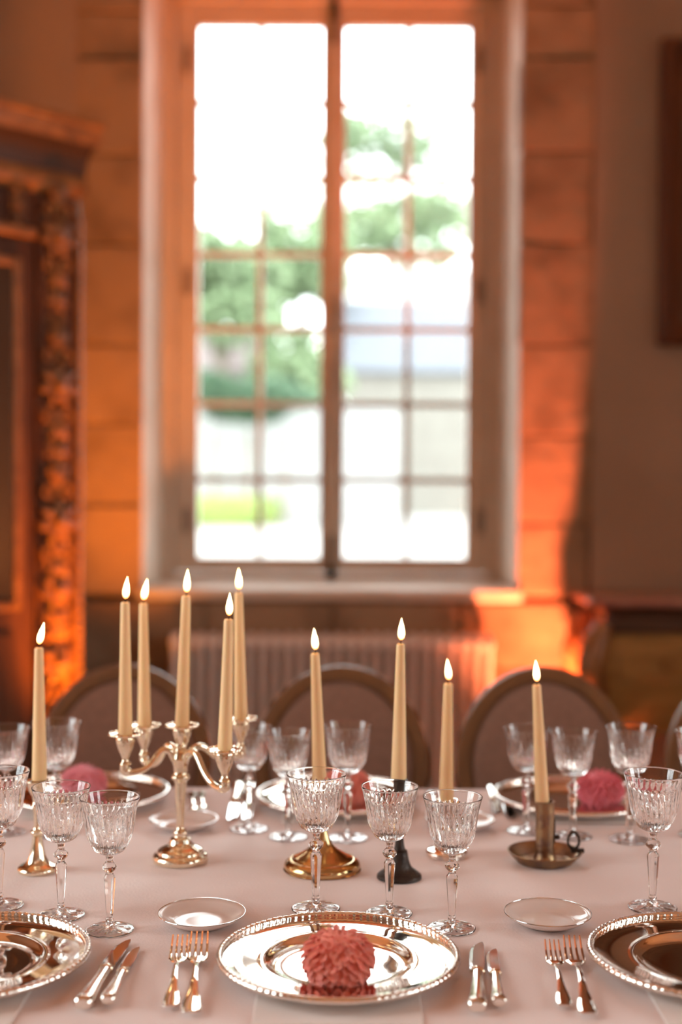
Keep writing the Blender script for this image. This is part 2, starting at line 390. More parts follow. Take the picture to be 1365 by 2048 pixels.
obj('espagnolette_rod', MB().tube([(cx, YW-.026, wz(1068)), (cx, YW-.026, wz(92))], .006, 8), M['winpaint'], win)

# ------------------------------------------------------------------ outside
def struct(n, mb, m, **k): return tag(obj(n, mb, m, **k), kind='structure')
struct('ground', MB().box(-80, 80, -60, 120, -.6, -.14), M['gravel'])
struct('lawn_bank', MB().prism([(-12, 43), (-3.0, 43), (-2.0, 45.6), (-12, 45.6)], -.2, .9), M['lawn'], bevel=.3)
gw = thing('garden_wall', (0, 46, 0), 'long pale garden wall beyond the courtyard, seen through the lower left panes', 'wall')
obj('wall_face', MB().box(-16, 2.0, 0, .5, -.2, 4.0), M['white'], gw); obj('coping', MB().box(-16.1, 2.1, -.08, .58, 4.0, 4.12), M['render'], gw, bevel=.03)
def leaf_mesh(n, rx, ry, rz, size, seed, shell=.55):
    rnd = random.Random(seed); mb = MB()
    lobes = [(Vector((rnd.uniform(-.6, .6)*rx, rnd.uniform(-.6, .6)*ry, rnd.uniform(-.55, .6)*rz)), rnd.uniform(.32, .55)) for _ in range(12)]
    for _ in range(n):
        c, s = rnd.choice(lobes)
        d = Vector((rnd.gauss(0, 1), rnd.gauss(0, 1), rnd.gauss(0, 1))).normalized()*rnd.uniform(shell, 1)*s
        p = c + Vector((d.x*rx, d.y*ry, d.z*rz))
        a = Vector((rnd.gauss(0, 1), rnd.gauss(0, 1), rnd.gauss(0, 1))).normalized(); b = a.orthogonal().normalized()*size*.5; a = a*size
        i = len(mb.v); mb.v += [p-a*.6, p+b, p+a*.6, p-b]; mb.f.append((i, i+1, i+2, i+3))
    return mb
def tree(x, y, zc, rx, rz, n, size, label, seed):
    t = thing('courtyard_tree', (x, y, 0), label, 'tree', 'trees beyond the courtyard')
    obj('trunk', MB().tube([(0, 0, -.2), (.1, 0, zc*.5), (0, .1, zc)], [.35, .26, .14], 10).tube([(.05, 0, zc*.6), (rx*.4, .2, zc+rz*.3)], [.16, .05], 8).tube([(.05, 0, zc*.65), (-rx*.45, -.2, zc+rz*.2)], [.15, .05], 8), M['bark'], t)
    f = obj('foliage', leaf_mesh(n, rx, rx, rz, size, seed), M['leaf'], t, smooth=False, loc=(0, 0, zc)); f['kind'] = 'stuff'
def ext(px, py, y): return at_y(px, py, y)
c = ext(440, 575, 56); tree(c.x, 56, c.z, 3.2, 2.7, 2600, .42, 'dense green tree behind the hedge in the left casement', 3)
c = ext(595, 560, 64); tree(c.x, 64, c.z, 3.0, 4.0, 2400, .44, 'green tree seen beside the middle of the window in the left casement', 4)
c = ext(790, 455, 92); tree(c.x, 92, c.z, 7.4, 2.9, 2200, .60, 'broad green tree rising behind the slate roofed house', 5)
c = ext(775, 300, 108); tree(c.x, 108, c.z, 6.5, 4.2, 1500, .62, 'tall thin-leaved treetop showing highest in the right casement', 6)
c = ext(600, 735, 49); tree(c.x, 49, c.z, 1.9, 2.0, 2200, .30, 'low bushy tree behind the end of the hedge', 8)
h = thing('clipped_hedge', (ext(500, 790, 44).x, 44, 0), 'dark green clipped hedge in front of the pale garden wall', 'hedge')
hz0, hz1 = ext(500, 840, 44).z, ext(500, 742, 44).z
o = obj('foliage', leaf_mesh(4200, 2.9, .9, (hz1-hz0)*.62, .22, 9, .3), M['hedge'], h, smooth=False, loc=(0, 0, (hz0+hz1)/2)); o['kind'] = 'stuff'
obj('stem', MB().tube([(-1.2, 0, 0), (-1.2, 0, 3)], .08, 8).tube([(0, 0, 0), (0, 0, 3)], .09, 8).tube([(1.2, 0, 0), (1.2, 0, 3)], .08, 8), M['bark'], h)
def house(name, px0, px1, y, pe, pr, mw, mr, label, depth=7, doors=True):
    a, b = ext(px0, 900, y).x, ext(px1, 900, y).x; ze, zr_ = ext(682, pe, y).z, ext(682, pr, y+depth/2).z; w = b-a
    t = thing(name, (a, y, 0), label, 'house')
    obj('wall', MB().box(0, w, 0, depth, -.2, ze), mw, t)
    ov = .3
    mb = MB(); mb.v += [(-ov, -ov, ze-.1), (w+ov, -ov, ze-.1), (w+ov, depth/2, zr_), (-ov, depth/2, zr_), (w+ov, depth+ov, ze-.1), (-ov, depth+ov, ze-.1)]
    mb.v += [(x, yy, z+.15) for x, yy, z in mb.v[:6]]
    mb.f += [(3, 2, 1, 0), (5, 4, 2, 3), (6, 7, 8, 9), (9, 8, 10, 11), (0, 1, 7, 6), (4, 5, 11, 10), (0, 6, 9, 3), (3, 9, 11, 5), (1, 2, 8, 7), (2, 4, 10, 8)]
    obj('roof', mb, mr, t, smooth=False)
    gb = MB()
    for x in (.0, w-.3):
        gb = MB(); gb.v += [(x, 0, ze), (x, depth, ze), (x, depth/2, zr_), (x+.3, 0, ze), (x+.3, depth, ze), (x+.3, depth/2, zr_)]; k = len(gb.v)-6; gb.f += [(k, k+2, k+1), (k+3, k+4, k+5), (k, k+3, k+5, k+2), (k+1, k+2, k+5, k+4)]; obj('gable', gb, mw, t, smooth=False)
        obj('chimney', MB().box(w*.78, w*.78+.7, depth/2-.4, depth/2+.4, zr_-.6, zr_+1.0), mw, t, bevel=.03)
    if doors:
        for q in (.2, .75):
            fo = obj('window', MB().box(w*q-.6, w*q+.6, -.06, 0, ze*.35, ze*.72), M['white'], t); obj('pane', MB().box(w*q-.5, w*q+.5, -.09, -.06, ze*.35+.1, ze*.72-.1), M['slate'], fo)
    return t
house('slate_roofed_house', 690, 1100, 60, 742, 606, M['render'], M['slate'], 'pale house with a blue grey slate roof, seen through the right casement')
house('white_house', 697, 1250, 72, 640, 545, M['white'], M['white'], 'taller white house whose pale roof shows above the slate roof', doors=False)
house('low_outbuilding', 300, 512, 62, 742, 668, M['render'], M['clay'], 'low outbuilding with a dull pinkish tiled roof, seen through the left casement')

# ------------------------------------------------------------------ radiator under the window
ra, rb = at_y(338, 1280, 5.08).x, at_y(990, 1280, 5.08).x; rz1 = at_y(664, 1270, 5.05).z
rad = thing('column_radiator', ((ra+rb)/2, 5.10, 0), 'cream cast iron column radiator standing under the window', 'radiator')
sec = MB(); 
for yy in (-.05, 0, .05):
    sec.tube([(0, yy, .11), (0, yy, rz1-.05)], .0125, 10)
pts = spline([(-.052, .10), (0, .085), (.052, .10)], 6); sec.tube([(0, p[0], p[1]) for p in pts], .019, 10)
pts = spline([(-.055, rz1-.05), (-.045, rz1-.022), (0, rz1-.016), (.045, rz1-.022), (.055, rz1-.05)], 5); sec.tube([(0, p[0], p[1]) for p in pts], .0185, 10)
NS = 26; pit = (rb-ra)/NS
o0 = obj('section', sec, M['radiator'], rad, loc=(ra+pit/2-(ra+rb)/2, 0, 0))
for i in range(1, NS):
    o = o0.copy(); COL.objects.link(o); o.location.x = o0.location.x+pit*i
for zz in (.10, rz1-.045):
    obj('header', MB().tube([(-(rb-ra)/2, 0, zz), ((rb-ra)/2, 0, zz)], .013, 12), M['radiator'], rad)
for q in (-.4, .4):
    obj('foot', MB().tube([(q*(rb-ra), 0, 0), (q*(rb-ra), 0, .09)], .016, 10), M['radiator'], rad)
obj('valve', MB().tube([((rb-ra)/2, 0, .10), ((rb-ra)/2+.05, 0, .10), ((rb-ra)/2+.05, 0, 0)], .009, 8).lathe([(.002, 0), (.018, .004), (.018, .05), (.002, .054)], 14, c=((rb-ra)/2+.05, 0, .10)), M['steel'], rad)

# ------------------------------------------------------------------ armoire across the corner
dv = Vector((.68, .733, 0)); nv = Vector((.733, -.68, 0))
AW = 1.35
Pr = Vector((at_y(158, 700, 4.70).x, 4.70, 0))
arm = thing('carved_armoire', Pr - dv*AW/2, 'tall carved wooden armoire with a heavy cornice, standing across the corner', 'armoire', rz=math.atan2(dv.y, dv.x))
hw = AW/2                                    # local x: along the front, local -y: out of the front
obj('carcass', MB().box(-hw, hw, .0, .45, .08, 2.42), M['wood'], arm, bevel=.01)
obj('plinth', MB().box(-hw-.02, hw+.02, -.03, .45, 0, .12), M['wood'], arm, bevel=.01)
def cornice(prof, m, nm):
    rings = []
    for dpt, z in prof:
        dpt *= .45
        rings.append([(-hw-dpt, -dpt, z), (hw+dpt, -dpt, z), (hw+dpt, .45, z), (-hw-dpt, .45, z)])
    obj(nm, MB().loops(rings), m, arm, smooth=True, sharp=25)
cornice([(.115, 2.565), (.12, 2.58), (.13, 2.59), (.13, 2.625), (.15, 2.63), (.15, 2.65)], M['carved'], 'cornice')
cornice([(.035, 2.455), (.038, 2.48), (.05, 2.51), (.07, 2.54), (.10, 2.562), (.112, 2.565)], M['darkwood'], 'cove')
cornice([(.01, 2.375), (.022, 2.38), (.03, 2.39), (.045, 2.40), (.05, 2.42), (.045, 2.44), (.034, 2.454)], M['carved'], 'architrave')
for sx in (-1, 1):
    x = sx*(hw-.115)
    obj('pilaster', MB().box(x-.075, x+.075, -.018, 0, .3, 2.36), M['wood'], arm, bevel=.006)
    d = obj('door', MB().box(min(sx*.01, sx*(hw-.21)), max(sx*.01, sx*(hw-.21)), -.02, 0, .3, 2.20), M['wood'], arm, bevel=.006)
    xa, xb = sorted((sx*.09, sx*(hw-.29)))
    obj('door_glass', MB().box(xa, xb, -.026, -.021, .95, 2.1), M['mirror'], d)
    obj('door_moulding', MB().box(xa-.03, xa, -.035, -.02, .92, 2.13).box(xb, xb+.03, -.035, -.02, .92, 2.13).box(xa, xb, -.035, -.02, .92, .95).box(xa, xb, -.035, -.02, 2.1, 2.13), M['carved'], d, bevel=.008)
    obj('door_panel', MB().box(xa, xb, -.032, -.02, .38, .84), M['wood'], d, bevel=.01)
obj('door_head', MB().box(-hw+.2, hw-.2, -.04, 0, 2.205, 2.24), M['carved'], arm, bevel=.01)
obj('beading', MB().tube([(hw-.012, -.004, .3), (hw-.012, -.004, 2.36)], [.012, .012], 10), M['carved'], arm)
bm_ = MB()
for k in range(58): bm_.ell((hw-.010, -.016, .35+.034*k), .013, .013, .016, 8, 6)
b_ = obj('bead_strip', bm_, M['carved'], arm); b_['kind'] = 'stuff'
def ornament(cxo, z, s, seed):
    rnd = random.Random(seed); mb = MB()
    mb.ell((0, -.03*s, 0), .022*s, .02*s, .022*s)
    for k in range(7):
        a = 2*PI*k/7; m = Matrix.Rotation(-a, 3, 'Y')
        mb.ell(m @ Vector((0, -.018*s, .040*s)), .016*s, .014*s, .030*s, 8, 6, m)
    for sg in (-1, 1):
        for zz, q in ((.095, 1), (-.095, -1)):
            mb.torus((sg*.032*s, -.014*s, zz*s), .018*s, .008*s, Matrix.Rotation(PI/2, 3, 'X'), 16, 6)
            m = Matrix.Rotation(sg*.6*q, 3, 'Y'); mb.ell((sg*.014*s, -.016*s, (zz+.045*q)*s), .012*s, .012*s, .04*s, 8, 6, m)
    mb.ell((0, -.018*s, .15*s), .014*s, .012*s, .036*s); mb.ell((0, -.018*s, -.15*s), .014*s, .012*s, .036*s)
    obj('carved_ornament', mb, M['carved'], arm, loc=(cxo, -.018, z))
for sx in (-1, 1):
    for z, s_ in ((2.22, 1.0), (2.0, .7), (1.70, 1.1), (1.47, .8), (1.22, 1.15), (.98, 1.0), (.72, 1.1)):
        ornament(sx*(hw-.115), z, s_, int(z*100))
for q in (-.4, -.2, 0, .2, .4): ornament(q, 2.305, .42, 5)
for sx in (-1, 1):
    for yy in (.05, .40): obj('foot', MB().lathe([(.03, 0), (.045, .01), (.05, .03), (.04, .05)], 16, c=(sx*(hw-.06), yy, -.0)), M['wood'], arm)

# ------------------------------------------------------------------ console on the right, painting above it
kx0 = at_y(1166, 1195, 4.86).x; kz = at_y(1200, 1192, 4.86).z
con = thing('console_commode', (kx0, 4.72, 0), 'dark commode with red marble top and carved curved legs against the right wall', 'commode')
KW, KD = 1.35, .44
def rrect(x0, x1, y0, y1, r, n=5):
    p = []
    for cxx, cyy, a0 in ((x1-r, y0+r, -90), (x1-r, y1-r, 0), (x0+r, y1-r, 90), (x0+r, y0+r, 180)):
        for k in range(n+1):
            a = R(a0+90*k/n); p.append((cxx+r*math.cos(a), cyy+r*math.sin(a)))
    return p
obj('marble_top', MB().prism(rrect(0, KW, 0, KD, .05), kz-.028, kz), M['marble'], con, bevel=.01)
obj('frieze', MB().loops([[(x, y, z) for x, y in rrect(.05+d_, KW-.05-d_, .04+d_, KD-.01, .03)] for d_, z in ((.0, kz-.13), (.02, kz-.10), (.022, kz-.06), (.0, kz-.03), (-.01, kz-.0285))]), M['darkwood'], con)
obj('body', MB().loops([[(x, y, z) for x, y in rrect(.07-d_, KW-.07+d_, .05-d_, KD-.01, .03)] for d_, z in ((-.02, kz-.50), (.0, kz-.45), (.02, kz-.35), (.03, kz-.25), (.02, kz-.17), (-.005, kz-.1305))]), M['goldwood'], con)
for k in range(3):
    dr = obj('drawer', MB().box(.11+.38*k, .47+.38*k, .012, .03, kz-.30, kz-.17), M['goldwood'], con, bevel=.008)
    obj('pull', MB().torus((.29+.38*k, .006, kz-.24), .022, .004, Matrix.Rotation(PI/2, 3, 'X'), 16, 6), M['brass'], dr)
for x_, sg in ((.06, -1), (KW-.06, 1)):
    for y_ in (.05, KD-.06):
        pts = spline([(x_, y_, kz-.10), (x_+sg*.045, y_-.03, kz-.20), (x_+sg*.05, y_-.03, kz-.30), (x_+sg*.005, y_, kz-.45), (x_-sg*.015, y_, .25), (x_+sg*.02, y_-.01, .07), (x_+sg*.035, y_-.015, .03)], 5)
        nn = len(pts); lg = obj('leg', MB().tube([tuple(p) for p in pts], [.034+.016*math.sin(min(1, i/nn*2.2)*PI) - .014*(i/nn) for i in range(nn)], 12), M['carved'], con)
        mb = MB()
        for k in range(6):
            p = pts[2+2*k]; mb.ell((p[0]+sg*.034, p[1]-.02, p[2]), .022, .020, .026, 8, 6)
        mb.torus((x_+sg*.05, y_-.03, kz-.17), .022, .012, Matrix.Rotation(PI/2, 3, 'X'), 16, 8)
        obj('carved_scroll', mb, M['carved'], lg)
        obj('toe', MB().ell((x_+sg*.035, y_-.015, .032), .03, .03, .032), M['carved'], lg)
fa = at_y(1322, 400, 5.15).x; fz0_, fz1_ = at_y(1340, 690, 5.15).z, at_y(1340, 78, 5.15).z
pic = thing('framed_painting', (fa, 5.182, 0), 'dark painting in a brown wooden frame hanging on the right plaster wall', 'painting')
PWd = 1.0
def frame_ring(d, y): return [(d, y, fz0_+d), (PWd-d, y, fz0_+d), (PWd-d, y, fz1_-d), (d, y, fz1_-d)]
mb = MB(); prof = [(0, 0), (0, -.045), (.02, -.06), (.045, -.05), (.06, -.03), (.085, -.035), (.095, -.012)]
mb.loops([frame_ring(d, y) for d, y in prof], False, False)
obj('frame', mb, M['wood'], pic, sharp=30); obj('canvas', MB().box(.09, PWd-.09, -.014, -.002, fz0_+.09, fz1_-.09), M['canvas'], pic)

# ------------------------------------------------------------------ table and cloth
TX0, TX1, TY0, TY1 = -1.75, 2.6, 1.40, T(682, 1577).y
tab = thing('banquet_table', (0, 0, 0), 'long banquet table hidden under the white cloth', 'table')
obj('tabletop', MB().box(TX0+.01, TX1-.01, TY0+.01, TY1-.01, .715, .742), M['wood'], tab, bevel=.004)
for x in (TX0+.15, TX1-.15):
    for y in (TY0+.12, TY1-.12): obj('leg', MB().lathe([(.025, 0), (.03, .3), (.035, .714)], 16, c=(x, y, 0)), M['wood'], tab)
mb = MB(); HANG = .22
def grid1(a, b, step, hang):
    e = .05
    l = [a-hang, a-hang*.75, a-hang*.5, a-hang*.25, a-.06, a-.03, a-.015, a-.006, a, a+.01]
    n = int((b-a)/step); l += [a+(b-a)*k/n for k in range(1, n)]
    return l + [b-.01, b, b+.006, b+.015, b+.03, b+.06, b+hang*.25, b+hang*.5, b+hang*.75, b+hang]
gx, gy = grid1(TX0, TX1, .025, HANG), grid1(TY0, TY1, .025, HANG)
def clothpt(s, t):
    x, y = min(max(s, TX0), TX1), min(max(t, TY0), TY1); dx, dy = s-x, t-y; d = math.hypot(dx, dy)
    z = TZ
    if d > 0:
        r = .012; q = min(d, r*PI/2); a = q/r
        out = r*math.sin(a); drop = r*(1-math.cos(a)) + max(0, d-r*PI/2)
        w = drop*drop*.35*(.5+.5*math.sin(s*17)*math.cos(t*15)) if drop > .02 else 0
        x += dx/d*(out+w); y += dy/d*(out+w); z -= drop
    else:
        z -= .0010*(.5+.5*noise.noise(Vector((s*3.1, t*4.3, 2)))) + .0003*(1+noise.noise(Vector((s*14, t*14, 5))))
    return (x, y, z)
nx, ny = len(gx), len(gy)
for y in gy:
    for x in gx: mb.v.append(clothpt(x, y))
mb.f = [(j*nx+i, j*nx+i+1, (j+1)*nx+i+1, (j+1)*nx+i) for j in range(ny-1) for i in range(nx-1)]
tag(obj('tablecloth', mb, M['cloth'], sharp=80), 'white linen tablecloth covering the whole banquet table', 'tablecloth')

# ------------------------------------------------------------------ napkins and chargers
def make_napkin(p, label):
    t = thing('folded_napkin', p, label, 'napkin', 'napkins under the chargers')
    for k in range(2):
        obj('fold', MB().box(-.098+k*.001, .098-k*.001, -.175+k*.002, .135-k*.001, .0002+k*.0014, .0014+k*.0014), M['napkin'], t, bevel=.0006)
    return t
def make_charger(p, label, grp):
    t = thing('silver_charger', p, label, 'charger plate', grp)
    Rr = .155
    prof = [(.002, .0), (.060, .0), (.075, .001), (.086, .004), (.097, .0078), (.120, .0105), (.138, .012), (.147, .0145), (.1535, .0165)]
    up = [(.1535, .0174), (.1480, .0150), (.1458, .0142), (.1450, .0132), (.1435, .0124), (.120, .0119), (.104, .0114), (.1005, .0116), (.0975, .0122), (.0945, .0116), (.091, .0090), (.087, .0062), (.081, .0042), (.074, .0032), (.060, .003), (.03, .003), (.002, .003)]
    obj('dish', MB().lathe(prof+up, 96), M['silver'], t, sharp=50)
    bd = MB().torus((0, 0, .0172), .1498, .0045, None, 600, 10, lambda a: .86+.17*abs(math.sin(a*48))+.05*math.sin(a*24))
    obj('beaded_rim', bd, M['rimsilver'], t, sharp=80)
    return t
CH = 'silver chargers'
ch = {}
near = [('near_mid', 677, 1939, 'mirror-bright silver charger with the coral dahlia, in the middle of the near side'),
        ('near_left', -66, 1939, 'silver charger cut off by the left edge, beside the two angled knives'),
        ('near_right', 1421, 1939, 'silver charger cut off by the right edge, beside two forks')]
far = [('far_left', 178, 1603, 'far silver charger with the pale pink dahlia, behind the left crystal goblets'),
       ('far_mid', 673, 1609, 'far silver charger behind the middle trio of goblets, holding an orange-pink dahlia'),
       ('far_right', 1150, 1611, 'far silver charger behind the chamberstick, holding a rose red dahlia')]
proto = None
for nm, px, py, lab in near+far:
    p = T(px, py)
    nl = 'folded napkin under the '+lab.split(' charger')[0].replace('mirror-bright ', '')+' charger '+{'near_mid': 'with the near coral dahlia', 'near_left': 'cut off by the left edge', 'near_right': 'cut off by the right edge', 'far_left': 'with the pale pink dahlia', 'far_mid': 'with the orange-pink dahlia', 'far_right': 'with the rose red dahlia'}[nm]
    napk = make_napkin(p, nl) if proto is None else copy_tree(nproto, p, nl, rz=0 if nm.startswith('near') else PI)
    if proto is None: nproto = napk
    q = p + Vector((0, 0, .0029))
    if proto is None: proto = ch[nm] = make_charger(q, lab, CH)
    else: ch[nm] = copy_tree(proto, q, lab, CH, rz=random.uniform(0, .2))

# ------------------------------------------------------------------ dahlias
def petal_mesh(l, w):
    mb = MB(); nu, nvv = 5, 5
    for i in range(nu):
        u = i/(nu-1)
        ww = w*(.35+.65*math.sin(min(1, u*1.25)*PI*.62))*(1 if u < .8 else 1-.35*((u-.8)/.2)**2)
        for k in range(nvv):
            v = -1+2*k/(nvv-1)
            x = v*ww; z = .45*w*(v*v)*(1-.2*u) + .20*l*u*u - (.10*l if (i == nu-1) else 0)*v*v
            y = l*u - (.12*l*abs(v)**1.5 if i == nu-1 else 0)
            mb.v.append((x, y, z))
    mb.f = [(i*nvv+k, i*nvv+k+1, (i+1)*nvv+k+1, (i+1)*nvv+k) for i in range(nu-1) for k in range(nvv-1)]
    return mb
def petal_mats(N, Rx, Rz):
    out = []
    for i in range(N):
        th = PI*.74*math.sqrt((i+.5)/N)*.98+random.uniform(-.035, .035); ph = i*2.399963+random.uniform(-.07, .07)
        n = Vector((math.sin(th)*math.cos(ph), math.sin(th)*math.sin(ph), math.cos(th)))
        dn = Vector((math.cos(th)*math.cos(ph), math.cos(th)*math.sin(ph), -math.sin(th)))
        k = -.85+1.75*sm(.0, .55, th)
        ax = (n*(.62-.20*sm(0, .6, th)) + dn*k).normalized(); side = ax.cross(n).normalized(); upv = side.cross(ax).normalized()
        sc = .50+.55*sm(.05, 1.1, th) + random.uniform(-.07, .07)
        tw = random.uniform(-.3, .3); side, upv = side*math.cos(tw)+upv*math.sin(tw), upv*math.cos(tw)-side*math.sin(tw)
        base = Vector((n.x*Rx*.80, n.y*Rx*.80, n.z*Rz*.80))
        m = Matrix(((side.x, ax.x, upv.x, base.x), (side.y, ax.y, upv.y, base.y), (side.z, ax.z, upv.z, base.z), (0, 0, 0, 1)))
        out.append(m @ Matrix.Diagonal((sc, sc, sc, 1)))
    return out
FR, FZ = .0465, .0375
def dahlia(p, label, m, parts):
    t = thing('dahlia', p, label, 'flower', 'dahlias on the chargers')
    zc = FZ*.80
    obj('flower_core', MB().ell((0, 0, zc), FR*.82, FR*.82, FZ*.82, 20, 12), m, t)
    obj('stem', MB().tube([(0, 0, .0008), (0, 0, zc*.5)], .003, 8), M['hedge'], t)
    pm = petal_mesh(.0135, .0050).mesh('petal', True, 180); pm.materials.append(m)
    mats = petal_mats(295, FR, FZ)
    if parts:
        for q in mats:
            o = bpy.data.objects.new('petal', pm); COL.objects.link(o); o.parent = t; o.matrix_local = Matrix.Translation((0, 0, zc)) @ q
    else:
        mb = MB(); base = [Vector(v.co) for v in pm.vertices]; fs = [tuple(f.vertices) for f in pm.polygons]
        for q in mats:
            b = len(mb.v); mb.v += [(q @ v) + Vector((0, 0, zc)) for v in base]; mb.f += [tuple(b+i for i in f) for f in fs]
        o = obj('petals', mb, m, t, sharp=180); o['kind'] = 'stuff'
    return t
def on(nm, dx=0, dy=0): return Vector(ch[nm].location) + Vector((dx, dy, .0032))
dahlia(on('near_mid', 0, -.054), 'coral pink ball dahlia on the nearest silver charger', M['petal'], True)
dahlia(on('far_left', -.012, 0), 'pale pink dahlia on the far left charger', M['petal_pink'], False)
dahlia(on('far_mid', .022, 0), 'orange-pink dahlia half hidden behind the tallest near goblet', M['petal'], False)
dahlia(on('far_right', .047, -.01), 'rose red dahlia on the far charger beside the chamberstick', M['petal_rose'], False)

# ------------------------------------------------------------------ side plates
def side_plate(p, label):
    t = thing('side_plate', p, label, 'plate', 'porcelain side plates')
    prof = [(.001, .0015), (.030, .0015), (.0305, 0), (.034, 0), (.036, .002), (.046, .005), (.055, .0105), (.0605, .0155), (.0608, .0163), (.0602, .0166), (.054, .0128), (.047, .0085), (.0415, .0062), (.038, .0050), (.034, .0044), (.02, .0042), (.001, .0042)]
    obj('dish', MB().lathe(prof, 72), M['porcelain'], t, sharp=60)
    obj('rim_line', MB().torus((0, 0, .0164), .0605, .00075, None, 72, 6), M['steel'], t)
    return t
sp0 = side_plate(T(404, 1847), 'white side plate with grey rim, above the near left forks')
for px, py, lab in ((1096, 1847, 'white side plate above the near right forks'), (367, 1655, 'white side plate behind the candelabra stem'), (922, 1655, 'white side plate behind the third near goblet of the middle trio'),):
    copy_tree(sp0, T(px, py), lab)

# ------------------------------------------------------------------ cutlery
def sect(x, y, z, w, t, n=10, e=.6):
    r = []
    for k in range(n):
        a = 2*PI*k/n; c, s = math.cos(a), math.sin(a)
        r.append((x+w/2*math.copysign(abs(c)**e, c), y, z+t/2*math.copysign(abs(s)**e, s)))
    return r
def fork_meshes():
    L = .205; h = MB()
    st = [(0, .0045, .012, .002), (.003, .0045, .019, .0026), (.012, .0047, .0215, .003), (.03, .0055, .0185, .0032), (.05, .0075, .0115, .0036), (.075, .0105, .0075, .004), (.10, .0115, .0062, .0042), (.122, .0090, .0068, .0042), (.134, .0062, .0100, .0036)]
    st = spline(st, 4)
    h.loops([sect(0, y, z, w, t) for y, z, w, t in st][::-1])
    hd = MB(); st = spline([(.1335, .0062, .0100, .0034), (.140, .0055, .0180, .0028), (.147, .0053, .0235, .0026), (.152, .0056, .0245, .0024)], 3)
    hd.loops([sect(0, y, z, w, t) for y, z, w, t in st][::-1])
    tn = []
    for x in (-.0102, -.0034, .0034, .0102):
        s2 = spline([(.1515, .0056, .0042, .0024), (.165, .0066, .0036, .0022), (.185, .0105, .0030, .0020), (.203, .0165, .0022, .0016), (.205, .0172, .0010, .0008)], 4)
        tn.append(MB().loops([sect(x*(1-.06*(y-.15)/.05), y, z, w, t, 8) for y, z, w, t in s2][::-1]).mesh('tine'))
    return h.mesh('handle'), hd.mesh('head'), tn
FM = fork_meshes()
def knife_meshes():
    h = MB(); st = spline([(0, .0085, .015, .010), (.003, .0085, .0205, .0145), (.009, .0085, .0226, .0155), (.017, .0080, .0222, .0152), (.028, .0075, .0206, .0146), (.045, .0070, .0182, .0135), (.075, .0065, .0148, .0118), (.1050, .0064, .0136, .0108)], 4)
    h.loops([sect(0, y, z, w, t, 14, .85) for y, z, w, t in st][::-1])
    c = MB(); st = [(.1045, .0064, .0150, .0115), (.1060, .0064, .0178, .0128), (.1095, .0064, .0178, .0128), (.1115, .0064, .0150, .0090)]
    c.loops([sect(0, y, z, w, t, 14, .85) for y, z, w, t in st][::-1])
    b = MB(); rings = []
    for y, xl, xr in ((.1113, -.0072, .0068), (.116, -.0088, .0078), (.13, -.0098, .0084), (.155, -.0102, .0086), (.178, -.0100, .0084), (.192, -.0088, .0081), (.203, -.0058, .0076), (.210, -.0018, .0069), (.2140, .0022, .0060), (.2155, .0042, .0053)):
        z = .0064-.0034*sm(.11, .20, y); w = xr-xl
        rings.append([(xl, y, z-.0003), (xl+w*.2, y, z-.0009), (xr-w*.06, y, z-.0010), (xr, y, z), (xr-w*.06, y, z+.0010), (xl+w*.2, y, z+.0009)])
    b.loops(rings[::-1])
    return h.mesh('handle'), c.mesh('collar'), b.mesh('blade', True, 12)
KM = knife_meshes()
def place(name, p0, p1, L, label, cat, group, parts, roll=0):
    d = p1-p0; t = thing(name, p0, label, cat, group, rz=math.atan2(d.y, d.x)-PI/2)
    s = Vector((d.x, d.y, 0)).length/L; s = max(.85, min(1.12, s)); t.scale = (s, s, s)
    t.rotation_euler.y = roll
    for n, me, m in parts: obj(n, me, m, t)
    return t
def fork(e, tip, label, zt=.016):
    place('dinner_fork', T(*e, TZ+.001), T(*tip, TZ+zt), .205, label, 'fork', 'silver forks', [('handle', FM[0], M['silver']), ('head', FM[1], M['silver'])] + [('tine', t, M['silver']) for t in FM[2]])
def knife(e, tip, label, roll=0):
    place('table_knife', T(*e, TZ+.001), T(*tip, TZ+.004), .215, label, 'knife', 'silver knives', [('handle', KM[0], M['silver']), ('collar', KM[1], M['warmsilver']), ('blade', KM[2], M['steel'])], roll)
fork((341, 2020), (361, 1872), 'shorter silver fork, left one of the near left pair')
fork((382, 2033), (400, 1867), 'longer silver fork nearest the middle charger')
fork((1131, 2018), (1104, 1880), 'silver fork at the left of the near right pair')
fork((1178, 2036), (1144, 1876), 'silver fork beside the right-edge charger')
knife((164, 2024), (253, 1880), 'angled silver knife beside the left-edge charger, blades overlapping')
knife((214, 2014), (272, 1894), 'angled silver knife, the one further from the left-edge charger')
knife((953, 2030), (957, 1885), 'silver knife beside the right rim of the middle charger', .06)
knife((998, 2018), (985, 1897), 'smaller silver knife, second from the middle charger', .06)
# far side: the same cutlery turned round, handles towards the far edge
knife((478, 1580), (462, 1640), 'far knife by the middle far charger, outer of the two')
knife((502, 1580), (492, 1640), 'far knife touching the rim of the middle far charger')
knife((984, 1582), (992, 1625), 'far knife left of the chamberstick, outer of the two')
knife((1003, 1583), (1024, 1636), 'far knife nearest the far right charger')
fork((382, 1588), (390, 1622), 'far fork just right of the candelabra stem')
fork((401, 1587), (408, 1616), 'second far fork right of the candelabra stem')
fork((862, 1588), (868, 1630), 'far fork behind the third middle goblet')

